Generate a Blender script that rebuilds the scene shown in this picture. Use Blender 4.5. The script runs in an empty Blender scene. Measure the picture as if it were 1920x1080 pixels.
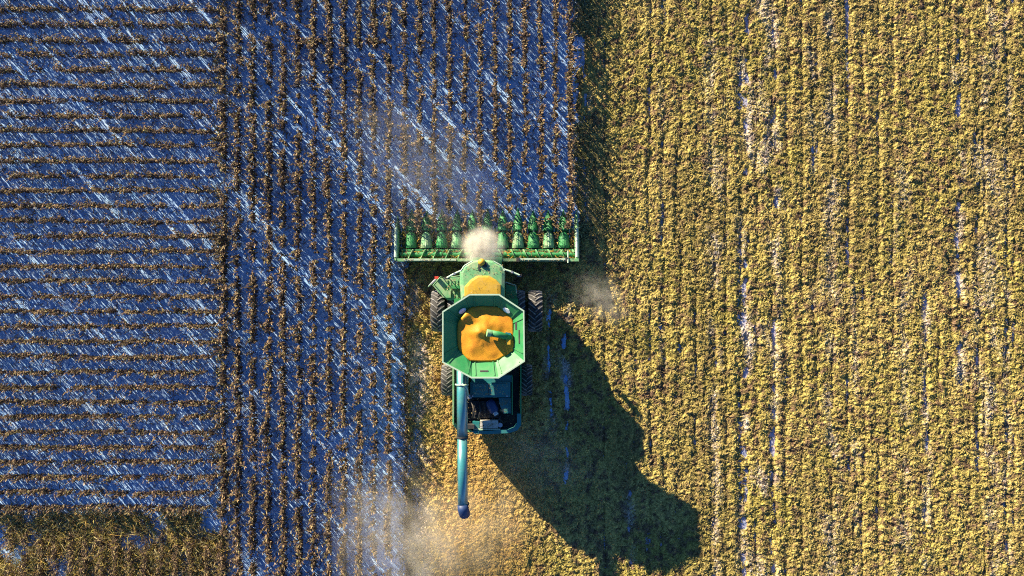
import bpy, bmesh, math, random
import numpy as np
from mathutils import Vector, Matrix

# ------------------------------------------------------------------ camera, sky, sun, exposure
S = bpy.context.scene
CAM_H = 45.0            # metres above the field (drone looking straight down)
PXM = 36.7              # photograph pixels per metre on the ground
ELEV = math.radians(18.2)
SUN_AZ = Vector((0.656, -0.755, 0)).normalized()      # where shadows fall

cam = bpy.data.objects.new('camera', bpy.data.cameras.new('camera'))
S.collection.objects.link(cam)
cam.location = (0, 0, CAM_H)
cam.data.sensor_width = 36.0
cam.data.lens = 36.0 * CAM_H / (1920 / PXM)
cam.data.clip_end = 6000
S.camera = cam

world = bpy.data.worlds.new('World'); S.world = world; world.use_nodes = True
wn = world.node_tree.nodes; wl = world.node_tree.links
sky = wn.new('ShaderNodeTexSky'); sky.sky_type = 'NISHITA'; sky.sun_disc = False
sky.sun_elevation = ELEV
sky.sun_rotation = math.atan2(-SUN_AZ.x, -SUN_AZ.y)
sky.air_density = 1.0; sky.dust_density = 0.0; sky.ozone_density = 8.0
wn['Background'].inputs['Strength'].default_value = 0.056
wl.new(sky.outputs['Color'], wn['Background'].inputs['Color'])

sun = bpy.data.objects.new('sun', bpy.data.lights.new('sun', 'SUN'))
S.collection.objects.link(sun)
sun.data.energy = 5.0; sun.data.angle = math.radians(0.5); sun.data.color = (1.0, 0.85, 0.61)
sd = Vector((SUN_AZ.x * math.cos(ELEV), SUN_AZ.y * math.cos(ELEV), -math.sin(ELEV)))
sun.rotation_euler = sd.to_track_quat('-Z', 'Y').to_euler()
sun.location = (-20, 20, 30)

S.view_settings.view_transform = 'Standard'; S.view_settings.look = 'None'
S.view_settings.gamma = 1.0; S.view_settings.use_curve_mapping = False
S.view_settings.exposure = 1.88
S.render.engine = 'CYCLES'
S.cycles.use_denoising = False
S.cycles.pixel_filter_type = 'BLACKMAN_HARRIS'; S.cycles.filter_width = 1.1
S.cycles.max_bounces = 5; S.cycles.diffuse_bounces = 3; S.cycles.glossy_bounces = 2
S.cycles.transmission_bounces = 3; S.cycles.transparent_max_bounces = 6; S.cycles.volume_bounces = 1
S.cycles.volume_step_rate = 1.0; S.cycles.volume_max_steps = 48
S.cycles.sample_clamp_indirect = 4.0

# ------------------------------------------------------------------ helpers
rng = np.random.default_rng(7)
random.seed(7)
COL = S.collection

def P(px, py, z=0.0):
    """a point of the photograph, lying at height z, as a place in the field"""
    k = (CAM_H - z) / CAM_H / PXM
    return Vector(((px - 960) * k, (540 - py) * k, z))

def tag(o, label=None, cat=None, group=None, kind=None):
    if label: o['label'] = label
    if cat: o['category'] = cat
    if group: o['group'] = group
    if kind: o['kind'] = kind
    return o

def link(name, me, mat=None, parent=None, loc=None):
    o = bpy.data.objects.new(name, me)
    COL.objects.link(o)
    if mat is not None and me is not None: me.materials.append(mat)
    if parent is not None: o.parent = parent
    if loc is not None: o.location = loc
    return o

def np_mesh(name, V, Q, C=None, smooth=False):
    V = np.ascontiguousarray(V, dtype=np.float32); Q = np.ascontiguousarray(Q, dtype=np.int32)
    me = bpy.data.meshes.new(name)
    me.vertices.add(len(V)); me.vertices.foreach_set('co', V.ravel())
    me.loops.add(Q.size); me.loops.foreach_set('vertex_index', Q.ravel())
    me.polygons.add(len(Q))
    me.polygons.foreach_set('loop_start', np.arange(len(Q), dtype=np.int32) * 4)
    me.update(calc_edges=True)
    if C is not None:
        a = me.color_attributes.new('Col', 'FLOAT_COLOR', 'POINT')
        c4 = np.ones((len(V), 4), np.float32); c4[:, :3] = C
        a.data.foreach_set('color', c4.ravel())
    me.polygons.foreach_set('use_smooth', np.full(len(Q), smooth, dtype=bool))
    return me

_tab = np.random.default_rng(3).random((256, 256))
def vnoise(x, y, s, seed=0):
    x = np.asarray(x, float); y = np.asarray(y, float)
    x, y = (0.83 * x - 0.557 * y) / s + 17.3 * seed + 1000, (0.557 * x + 0.83 * y) / s + 9.1 * seed + 1000
    xi = np.floor(x).astype(int); yi = np.floor(y).astype(int)
    fx = x - xi; fy = y - yi
    fx = fx * fx * (3 - 2 * fx); fy = fy * fy * (3 - 2 * fy)
    g = lambda i, j: _tab[(i + 37 * seed) & 255, (j + 91 * seed) & 255]
    return (g(xi, yi) * (1 - fx) + g(xi + 1, yi) * fx) * (1 - fy) + (g(xi, yi + 1) * (1 - fx) + g(xi + 1, yi + 1) * fx) * fy

def sstep(a, b, x):
    t = np.clip((np.asarray(x) - a) / (b - a), 0, 1); return t * t * (3 - 2 * t)

# ------------------------------------------------------------------ materials
def nodes(name):
    m = bpy.data.materials.new(name); m.use_nodes = True
    n = m.node_tree.nodes; l = m.node_tree.links
    return m, n, l, n['Principled BSDF'], n['Material Output']

def paint(name, col, rough=0.4, var=0.25, scale=3.0, metal=0.0, dust=(0.32, 0.26, 0.15), dusty=0.25, bump=0.0):
    """painted or bare surface with uneven tone and a film of field dust"""
    m, n, l, b, o = nodes(name)
    tc = n.new('ShaderNodeTexCoord')
    t1 = n.new('ShaderNodeTexNoise'); t1.inputs['Scale'].default_value = scale; t1.inputs['Detail'].default_value = 6
    t2 = n.new('ShaderNodeTexNoise'); t2.inputs['Scale'].default_value = scale * 6; t2.inputs['Detail'].default_value = 4
    l.new(tc.outputs['Object'], t1.inputs['Vector']); l.new(tc.outputs['Object'], t2.inputs['Vector'])
    mr = n.new('ShaderNodeMapRange'); mr.inputs['From Min'].default_value = 0.3; mr.inputs['From Max'].default_value = 0.7
    mr.inputs['To Min'].default_value = 1 - var; mr.inputs['To Max'].default_value = 1 + var
    l.new(t2.outputs['Fac'], mr.inputs['Value'])
    mul = n.new('ShaderNodeMix'); mul.data_type = 'RGBA'; mul.blend_type = 'MULTIPLY'; mul.inputs['Factor'].default_value = 1
    mul.inputs['A'].default_value = (*col, 1); l.new(mr.outputs['Result'], mul.inputs['B'])
    dm = n.new('ShaderNodeMapRange'); dm.inputs['From Min'].default_value = 0.42; dm.inputs['From Max'].default_value = 0.75
    dm.inputs['To Min'].default_value = dusty * 0.25; dm.inputs['To Max'].default_value = min(1, dusty * 2)
    l.new(t1.outputs['Fac'], dm.inputs['Value'])
    mx = n.new('ShaderNodeMix'); mx.data_type = 'RGBA'; mx.inputs['B'].default_value = (*dust, 1)
    l.new(dm.outputs['Result'], mx.inputs['Factor']); l.new(mul.outputs['Result'], mx.inputs['A'])
    l.new(mx.outputs['Result'], b.inputs['Base Color'])
    rr = n.new('ShaderNodeMapRange'); rr.inputs['To Min'].default_value = rough * 0.8; rr.inputs['To Max'].default_value = min(1, rough * 1.5)
    l.new(t1.outputs['Fac'], rr.inputs['Value']); l.new(rr.outputs['Result'], b.inputs['Roughness'])
    b.inputs['Metallic'].default_value = metal
    if bump:
        bp = n.new('ShaderNodeBump'); bp.inputs['Strength'].default_value = bump; bp.inputs['Distance'].default_value = 0.02
        l.new(t2.outputs['Fac'], bp.inputs['Height']); l.new(bp.outputs['Normal'], b.inputs['Normal'])
    return m

def leafy(name, rough=0.8, trans=0.25):
    m, n, l, b, o = nodes(name)
    at = n.new('ShaderNodeAttribute'); at.attribute_name = 'Col'
    tc = n.new('ShaderNodeTexCoord')
    t = n.new('ShaderNodeTexNoise'); t.inputs['Scale'].default_value = 9; t.inputs['Detail'].default_value = 3
    l.new(tc.outputs['Object'], t.inputs['Vector'])
    mr = n.new('ShaderNodeMapRange'); mr.inputs['From Min'].default_value = 0.3; mr.inputs['From Max'].default_value = 0.7
    mr.inputs['To Min'].default_value = 0.75; mr.inputs['To Max'].default_value = 1.25
    l.new(t.outputs['Fac'], mr.inputs['Value'])
    mul = n.new('ShaderNodeMix'); mul.data_type = 'RGBA'; mul.blend_type = 'MULTIPLY'; mul.inputs['Factor'].default_value = 1
    l.new(at.outputs['Color'], mul.inputs['A']); l.new(mr.outputs['Result'], mul.inputs['B'])
    l.new(mul.outputs['Result'], b.inputs['Base Color'])
    b.inputs['Roughness'].default_value = rough
    b.inputs['Specular IOR Level'].default_value = 0.25
    if trans:
        tr = n.new('ShaderNodeBsdfTranslucent'); l.new(mul.outputs['Result'], tr.inputs['Color'])
        ms = n.new('ShaderNodeMixShader'); ms.inputs['Fac'].default_value = trans
        l.new(b.outputs['BSDF'], ms.inputs[1]); l.new(tr.outputs['BSDF'], ms.inputs[2]); l.new(ms.outputs['Shader'], o.inputs['Surface'])
    return m

def soil_material():
    m, n, l, b, o = nodes('soil')
    tc = n.new('ShaderNodeTexCoord')
    def noise(sc, det=5, rough=0.6):
        t = n.new('ShaderNodeTexNoise'); t.inputs['Scale'].default_value = sc; t.inputs['Detail'].default_value = det
        t.inputs['Roughness'].default_value = rough; l.new(tc.outputs['Object'], t.inputs['Vector']); return t
    big, mid, fine = noise(0.35), noise(2.2), noise(14, 4)
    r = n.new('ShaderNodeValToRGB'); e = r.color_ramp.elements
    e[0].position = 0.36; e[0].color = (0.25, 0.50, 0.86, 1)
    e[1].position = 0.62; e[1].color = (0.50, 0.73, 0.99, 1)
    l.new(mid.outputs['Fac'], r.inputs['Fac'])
    r2 = n.new('ShaderNodeValToRGB'); e = r2.color_ramp.elements
    e[0].position = 0.33; e[0].color = (0.74, 0.68, 0.72, 1)
    e[1].position = 0.6; e[1].color = (1, 1, 1, 1)
    l.new(fine.outputs['Fac'], r2.inputs['Fac'])
    mul = n.new('ShaderNodeMix'); mul.data_type = 'RGBA'; mul.blend_type = 'MULTIPLY'; mul.inputs['Factor'].default_value = 1
    l.new(r.outputs['Color'], mul.inputs['A']); l.new(r2.outputs['Color'], mul.inputs['B'])
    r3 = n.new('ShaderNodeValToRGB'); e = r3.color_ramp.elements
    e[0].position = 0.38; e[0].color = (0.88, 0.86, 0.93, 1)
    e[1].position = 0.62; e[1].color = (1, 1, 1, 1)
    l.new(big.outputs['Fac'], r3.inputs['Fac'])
    mul2 = n.new('ShaderNodeMix'); mul2.data_type = 'RGBA'; mul2.blend_type = 'MULTIPLY'; mul2.inputs['Factor'].default_value = 1
    l.new(mul.outputs['Result'], mul2.inputs['A']); l.new(r3.outputs['Color'], mul2.inputs['B'])
    sx = n.new('ShaderNodeSeparateXYZ'); l.new(tc.outputs['Object'], sx.inputs['Vector'])
    ed = n.new('ShaderNodeMapRange'); ed.inputs['From Min'].default_value = 4.2; ed.inputs['From Max'].default_value = 6.5
    ad = n.new('ShaderNodeMath'); ad.operation = 'MULTIPLY_ADD'; ad.inputs[1].default_value = 3.0
    l.new(big.outputs['Fac'], ad.inputs[0]); l.new(sx.outputs['X'], ad.inputs[2]); l.new(ad.outputs['Value'], ed.inputs['Value'])
    tint = n.new('ShaderNodeMix'); tint.data_type = 'RGBA'; tint.blend_type = 'MULTIPLY'; tint.inputs['B'].default_value = (1.10, 0.70, 0.60, 1)
    l.new(ed.outputs['Result'], tint.inputs['Factor']); l.new(mul2.outputs['Result'], tint.inputs['A'])
    # outside the built-up part of the field the sheet itself is residue or standing crop, seen from far off
    sa = n.new('ShaderNodeVectorMath'); sa.operation = 'ABSOLUTE'; l.new(tc.outputs['Object'], sa.inputs[0])
    sb = n.new('ShaderNodeSeparateXYZ'); l.new(sa.outputs['Vector'], sb.inputs['Vector'])
    fx = n.new('ShaderNodeMath'); fx.operation = 'SUBTRACT'; l.new(sb.outputs['X'], fx.inputs[0]); fx.inputs[1].default_value = 31.0
    fy = n.new('ShaderNodeMath'); fy.operation = 'SUBTRACT'; l.new(sb.outputs['Y'], fy.inputs[0]); fy.inputs[1].default_value = 18.6
    fm = n.new('ShaderNodeMath'); fm.operation = 'MAXIMUM'; l.new(fx.outputs['Value'], fm.inputs[0]); l.new(fy.outputs['Value'], fm.inputs[1])
    fr = n.new('ShaderNodeMapRange'); fr.inputs['From Min'].default_value = -0.3; fr.inputs['From Max'].default_value = 0.6
    l.new(fm.outputs['Value'], fr.inputs['Value'])
    side = n.new('ShaderNodeMix'); side.data_type = 'RGBA'; side.inputs['A'].default_value = (0.10, 0.085, 0.08, 1); side.inputs['B'].default_value = (0.27, 0.205, 0.075, 1)
    l.new(ed.outputs['Result'], side.inputs['Factor'])
    sv = n.new('ShaderNodeMix'); sv.data_type = 'RGBA'; sv.blend_type = 'MULTIPLY'; sv.inputs['Factor'].default_value = 1
    l.new(side.outputs['Result'], sv.inputs['A']); l.new(r2.outputs['Color'], sv.inputs['B'])
    far = n.new('ShaderNodeMix'); far.data_type = 'RGBA'
    l.new(fr.outputs['Result'], far.inputs['Factor']); l.new(tint.outputs['Result'], far.inputs['A']); l.new(sv.outputs['Result'], far.inputs['B'])
    l.new(far.outputs['Result'], b.inputs['Base Color'])
    b.inputs['Roughness'].default_value = 0.95; b.inputs['Specular IOR Level'].default_value = 0.1
    bp = n.new('ShaderNodeBump'); bp.inputs['Strength'].default_value = 0.5; bp.inputs['Distance'].default_value = 0.04
    l.new(fine.outputs['Fac'], bp.inputs['Height']); l.new(bp.outputs['Normal'], b.inputs['Normal'])
    return m

M = {}
M['soil'] = soil_material()
M['corn'] = leafy('dry_corn', 0.75, 0.10)
M['residue'] = leafy('corn_residue', 0.85, 0.0)
M['flake'] = leafy('residue_flakes', 0.8, 0.15)
M['weed'] = leafy('weed_leaves', 0.7, 0.25)
M['green'] = paint('machine_green', (0.013, 0.19, 0.05), 0.5, 0.12, 2.5, dust=(0.30, 0.33, 0.21), dusty=0.07)
M['dusty_green'] = paint('dust_coated_green', (0.08, 0.30, 0.12), 0.6, 0.25, 3.0, dust=(0.34, 0.34, 0.21), dusty=0.40)
M['shade_green'] = paint('shade_toned_green', (0.008, 0.14, 0.15), 0.3, 0.15, 2.5, dusty=0.08)  # machine green as it looks in shade, the shade put into the colour
M['tube'] = paint('glossy_tube_paint', (0.022, 0.18, 0.20), 0.3, 0.15, 2.5, dusty=0.08)
_b = M['tube'].node_tree.nodes['Principled BSDF']; _b.inputs['Coat Weight'].default_value = 1.0; _b.inputs['Coat Roughness'].default_value = 0.28; _b.inputs['Coat IOR'].default_value = 1.8
M['mint'] = paint('pale_trim', (0.36, 0.50, 0.38), 0.4, 0.12, 4, dusty=0.15)
M['yellow'] = paint('machine_yellow', (0.47, 0.28, 0.014), 0.45, 0.12, 3, dusty=0.12)
M['rubber'] = paint('tyre_rubber', (0.016, 0.016, 0.018), 0.7, 0.3, 5, dust=(0.30, 0.28, 0.24), dusty=0.05, bump=0.3)
M['lug'] = paint('worn_lug_rubber', (0.10, 0.10, 0.105), 0.6, 0.3, 5, dust=(0.34, 0.32, 0.28), dusty=0.3)
M['black'] = paint('black_parts', (0.012, 0.013, 0.018), 0.6, 0.3, 4, dusty=0.06)
M['steel'] = paint('bare_steel', (0.45, 0.47, 0.52), 0.35, 0.2, 6, metal=0.7, dusty=0.2)
M['grey'] = paint('grey_housing', (0.42, 0.42, 0.40), 0.6, 0.25, 8, dusty=0.3)
M['navy'] = paint('navy_rubber_boot', (0.008, 0.028, 0.10), 0.5, 0.2, 4, dusty=0.0)
M['lens'] = paint('window_pane', (0.75, 0.78, 0.78), 0.3, 0.1, 4, dusty=0.1)  # pane of the oval windows in the tank panels
M['red'] = paint('red_lens', (0.5, 0.03, 0.02), 0.3, 0.1, 4, dusty=0.1)

def glass_mat():
    m, n, l, b, o = nodes('cab_glass')
    b.inputs['Base Color'].default_value = (0.02, 0.03, 0.035, 1); b.inputs['Roughness'].default_value = 0.06
    t = n.new('ShaderNodeTexNoise'); t.inputs['Scale'].default_value = 3
    mr = n.new('ShaderNodeMapRange'); mr.inputs['To Min'].default_value = 0.03; mr.inputs['To Max'].default_value = 0.22
    l.new(t.outputs['Fac'], mr.inputs['Value']); l.new(mr.outputs['Result'], b.inputs['Roughness'])
    return m
M['glass'] = glass_mat()

def grain_mat():
    m, n, l, b, o = nodes('corn_grain')
    tc = n.new('ShaderNodeTexCoord')
    v = n.new('ShaderNodeTexVoronoi'); v.inputs['Scale'].default_value = 45
    t = n.new('ShaderNodeTexNoise'); t.inputs['Scale'].default_value = 2.5; t.inputs['Detail'].default_value = 6
    l.new(tc.outputs['Object'], v.inputs['Vector']); l.new(tc.outputs['Object'], t.inputs['Vector'])
    r = n.new('ShaderNodeValToRGB'); e = r.color_ramp.elements
    e[0].position = 0.3; e[0].color = (0.50, 0.19, 0.003, 1); e[1].position = 0.7; e[1].color = (0.66, 0.30, 0.006, 1)
    l.new(t.outputs['Fac'], r.inputs['Fac']); l.new(r.outputs['Color'], b.inputs['Base Color'])
    bp = n.new('ShaderNodeBump'); bp.inputs['Strength'].default_value = 0.6; bp.inputs['Distance'].default_value = 0.01
    l.new(v.outputs['Distance'], bp.inputs['Height']); l.new(bp.outputs['Normal'], b.inputs['Normal'])
    b.inputs['Roughness'].default_value = 0.6
    return m
M['grain'] = grain_mat()

# ------------------------------------------------------------------ the setting: ground
GX0, GX1, GY0, GY1 = -32.0, 31.0, -18.5, 19.0
bm = bmesh.new()
R = 900.0
for (x0, y0, x1, y1) in ((-R, -R, R, R),):
    bmesh.ops.create_grid(bm, x_segments=24, y_segments=24, size=R)
me = bpy.data.meshes.new('ground'); bm.to_mesh(me); bm.free()
g = link('ground', me, M['soil']); tag(g, kind='structure')
tag(g, label='pale bluish bare soil of the field')

# edges of the standing corn in field coordinates
ROW_Z = 0.8
row_x = [P(1070 - 28.4 * k, 540, ROW_Z).x for k in range(24)]      # vertical rows, from the harvested edge leftwards
X_EDGE = row_x[0]
X_CUT = P(735, 540, ROW_Z).x                                       # last standing row beside the combine
Y_HEAD = P(0, 455, 0.6).y

def harvested(x, y):
    """1 where the crop has been taken off"""
    x = x + (vnoise(x, y, 0.5, 91) - 0.5) * 0.5 + (vnoise(x, y, 0.16, 92) - 0.5) * 0.3
    a = sstep(X_EDGE + 0.12, X_EDGE + 0.75, x)
    b = sstep(X_CUT + 0.25, X_CUT + 0.95, x) * sstep(Y_HEAD + 0.3, Y_HEAD - 0.7, y)
    return np.maximum(a, b)

# bare strips (wheel tracks and old furrows) in the stubble: photo x, half width px, strength, y range px
STRIPS = [(1060, 7, 1.0, 560, 900), (1398, 10, 0.8, -60, 1140), (1452, 7, 0.55, -60, 1140), (1795, 9, 0.75, -60, 720),
          (1735, 6, 0.6, 560, 1140), (1340, 8, 0.45, 420, 1140), (1240, 5, 0.25, 0, 700), (1600, 6, 0.35, 500, 1140),
          (1885, 6, 0.4, -60, 1140), (782, 16, 0.75, 540, 1100), (1180, 8, 0.5, 840, 1080), (1520, 6, 0.3, -60, 600), (1830, 7, 0.4, 200, 900),
          (1095, 8, 0.6, -60, 500), (1030, 7, 0.5, 560, 800)]
FURROWS = [(1385, 5, 0.65), (1240, 4, 0.7), (1266, 4, 0.6), (1590, 5, 0.8), (1620, 4, 0.5), (1646, 4, 0.5), (1213, 3, 0.6), (1470, 4, 0.5),
           *[(1070 + 28.4 * k + 6, 2.6, 0.30 + 0.6 * ((k * 37) % 11) / 11 - (0.15 if k % 3 == 1 else 0)) for k in range(2, 34)], (1735, 5, 0.7), (1480, 5, 0.5), (1900, 5, 0.5), (1780, 4, 0.4), (1320, 4, 0.35)]

cell = 0.055
xs = np.arange(P(745, 0).x, GX1, cell); ys = np.arange(GY0, GY1, cell)
X, Y = np.meshgrid(xs, ys, indexing='ij')
X = X + (rng.random(X.shape) - 0.5) * cell * 0.7; Y = Y + (rng.random(X.shape) - 0.5) * cell * 0.7
PXx = X * PXM + 960; PYy = 540 - Y * PXM
wob = (vnoise(X, Y, 1.6, 5) - 0.5) * 8
clump = 0.42 * vnoise(X, Y, 0.15, 1) + 0.42 * vnoise(X, Y, 0.085, 2) + 0.22 * vnoise(X, Y, 0.9, 3)
H = 0.12 + 0.26 * (clump - 0.42)
H += 0.07 * (rng.random(X.shape) - 0.5)
H += 0.020 * np.cos((X - X_EDGE) / 0.758 * 2 * math.pi)
patch = np.zeros_like(X)
for (sx, w, k, y0, y1) in STRIPS:
    s = np.exp(-((PXx + wob - sx) / (w * 0.62)) ** 2) * k * sstep(y0 - 30, y0 + 30, PYy) * sstep(y1 + 30, y1 - 30, PYy)
    patch = np.maximum(patch, s * np.clip(2.6 * vnoise(X, Y, 0.5, 8) - 0.65, 0, 1.5))
H -= 0.26 * patch
bleach = np.zeros_like(X)
for (sx, w, k, y0, y1) in STRIPS + [(1555, 14, .4, -60, 1140), (1690, 12, .35, 300, 1140), (1430, 16, .5, -60, 1140), (1340, 14, .4, -60, 500), (1850, 16, .4, -60, 1140)]:
    bleach = np.maximum(bleach, np.exp(-((PXx + wob - sx) / (w * 1.3)) ** 2) * k * sstep(y0 - 30, y0 + 30, PYy) * sstep(y1 + 30, y1 - 30, PYy) * sstep(0.42, 0.8, vnoise(X * 1.5, Y * 0.6, 0.8, 9)))
for (sx, w, k) in FURROWS:
    s = np.exp(-((PXx + wob * 0.6 - sx) / w) ** 2) * k
    H -= 0.17 * s * sstep(0.38, 0.68, vnoise(X * 0.3 + sx, Y, 1.6, 11))
H -= 0.05 * sstep(0.66, 0.9, vnoise(X, Y, 1.3, 14))
fresh = np.exp(-((PXx - 900) / 95) ** 4) * sstep(560, 640, PYy)       # chaff just blown out behind the machine
H = H * (1 - 0.35 * fresh) + 0.04 * fresh
h = harvested(X, Y)
H = np.where(h < 0.98, H - 0.40 * (1 - h), H)
H = np.maximum(H, -0.25)
straw = np.array((0.36, 0.28, 0.088)); olive = np.array((0.265, 0.22, 0.052)); brown = np.array((0.12, 0.072, 0.045)); gold = np.array((0.43, 0.26, 0.07)); pale = np.array((0.42, 0.37, 0.35))
def residue_colour(x, y, fr, n, pl=None):
    a = vnoise(x, y, 1.7, 21)[:, None]; b = vnoise(x, y, 0.22, 22)[:, None]; r = rng.random((n, 1))
    c = straw * (1 - a) + olive * a
    k = np.clip((b - 0.45) * 2.2 + (r - 0.5) * 1.1, 0, 1)
    c = c * (1 - k) + brown * k
    c = c * (1 - 0.6 * fr[:, None]) + gold * 0.6 * fr[:, None]
    wide = sstep(0.52, 0.8, vnoise(x * 1.6, y * 0.5, 2.6, 24))[:, None] * 0.45      # tracts left browner
    c = c * (1 - wide) + (0.5 * brown + 0.5 * olive) * wide
    if pl is not None:                                                        # bleached, dust-covered scraps along the bare strips
        q = np.clip(pl[:, None] * 1.3 - 0.25 + (rng.random((n, 1)) - 0.5) * 0.9, 0, 0.85) * (pl[:, None] > 0.04)
        c = c * (1 - q) + pale * q
    return c * (0.7 + 0.6 * rng.random((n, 1)))
xf, yf = X.ravel(), Y.ravel()
C = residue_colour(xf, yf, fresh.ravel(), len(xf), bleach.ravel())
nx, ny = X.shape
idx = np.arange(nx * ny).reshape(nx, ny)
Q = np.stack([idx[:-1, :-1], idx[1:, :-1], idx[1:, 1:], idx[:-1, 1:]], -1).reshape(-1, 4)
keep = (H.ravel()[Q].max(1) > -0.02)
Q = Q[keep]
used = np.unique(Q); remap = np.full(nx * ny, -1); remap[used] = np.arange(len(used))
V = np.stack([xf, yf, H.ravel()], -1)[used]
me = np_mesh('residue_mat', V, remap[Q], C[used])
o = link('residue_mat', me, M['residue'])
tag(o, 'thick yellow-olive mat of chopped corn residue covering the harvested field', 'crop residue', kind='stuff')

def height_at(x, y):
    i = np.clip(((x - xs[0]) / cell).astype(int), 0, nx - 1); j = np.clip(((y - ys[0]) / cell).astype(int), 0, ny - 1)
    return H[i, j], patch[i, j], fresh[i, j], bleach[i, j]

def flakes(n, x, y, z, L, W, C, tilt=0.4):
    """n loose leaf strips, each one four-cornered piece lying at a tilt"""
    az = rng.random(n) * 2 * math.pi; t = (rng.random(n) - 0.3) * tilt; ro = (rng.random(n) - 0.5) * 1.2
    d = np.stack([np.cos(az) * np.cos(t), np.sin(az) * np.cos(t), np.sin(t)], -1) * L[:, None] / 2
    s0 = np.stack([-np.sin(az) * np.cos(ro), np.cos(az) * np.cos(ro), np.sin(ro)], -1) * W[:, None] / 2
    c = np.stack([x, y, z], -1)
    V = np.stack([c - d - s0, c + d - s0 * 0.5, c + d + s0 * 0.5, c - d + s0], 1).reshape(-1, 3)
    return V, np.arange(n * 4).reshape(-1, 4), np.repeat(C, 4, 0)

n = 250000
x = rng.uniform(xs[0], GX1, n); y = rng.uniform(GY0, GY1, n)
hh, pp, ff, bl = height_at(x, y)
k = (harvested(x, y) > 0.45) & (rng.random(n) > pp * 0.9) & (hh > -0.04)
x, y, hh, ff, bl = x[k], y[k], hh[k], ff[k], bl[k]; n = len(x)
V, Q, C = flakes(n, x, y, np.maximum(hh, 0) + rng.uniform(0.01, 0.07, n), rng.uniform(0.06, 0.18, n), rng.uniform(0.018, 0.042, n),
                 residue_colour(x, y, ff, n, bl) * rng.uniform(0.8, 1.5, (n, 1)))
o = link('residue_flakes', np_mesh('residue_flakes', V, Q, C), M['flake'])
tag(o, 'loose straw-coloured leaf scraps scattered over the harvested field', 'crop residue', kind='stuff')

# cut stalks left standing in rows on the harvested side
sx, sy = [], []
for k in range(-11, 31):
    x0 = X_EDGE + k * 0.758
    y = np.arange(GY0, GY1, 0.19) + rng.uniform(-0.05, 0.05)
    y = y + rng.uniform(-0.06, 0.06, len(y)); x = x0 + rng.normal(0, 0.03, len(y))
    q = (harvested(x, y) > 0.5) & (rng.random(len(y)) < 0.55) & (vnoise(x, y, 2.2, 31) > 0.35)
    sx.append(x[q]); sy.append(y[q])
sx = np.concatenate(sx); sy = np.concatenate(sy); n = len(sx)
hgt = rng.uniform(0.10, 0.30, n); r = rng.uniform(0.012, 0.02, n); tx = rng.normal(0, 0.08, n); ty = rng.normal(0, 0.08, n)
ang = np.array([0, 1, 2, 3]) * math.pi / 2
ring = np.stack([np.cos(ang), np.sin(ang)], -1)
b0 = np.stack([sx[:, None] + ring[None, :, 0] * r[:, None], sy[:, None] + ring[None, :, 1] * r[:, None], np.full((n, 4), -0.05)], -1)
b1 = b0 + np.stack([tx, ty, hgt + 0.05], -1)[:, None, :]
V = np.concatenate([b0, b1], 1).reshape(-1, 3)
base = np.arange(n)[:, None, None] * 8
fq = np.array([[0, 1, 5, 4], [1, 2, 6, 5], [2, 3, 7, 6], [3, 0, 4, 7], [4, 5, 6, 7]])
Q = (base + fq[None]).reshape(-1, 4)
C = np.repeat(np.array((0.36, 0.29, 0.12)) * rng.uniform(0.6, 1.2, (n, 1)), 8, 0)
o = link('stubble', np_mesh('stubble', V, Q, C), M['residue'])
tag(o, 'short cut corn stalks standing in faint rows over the harvested field', 'stubble', kind='stuff')

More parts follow.
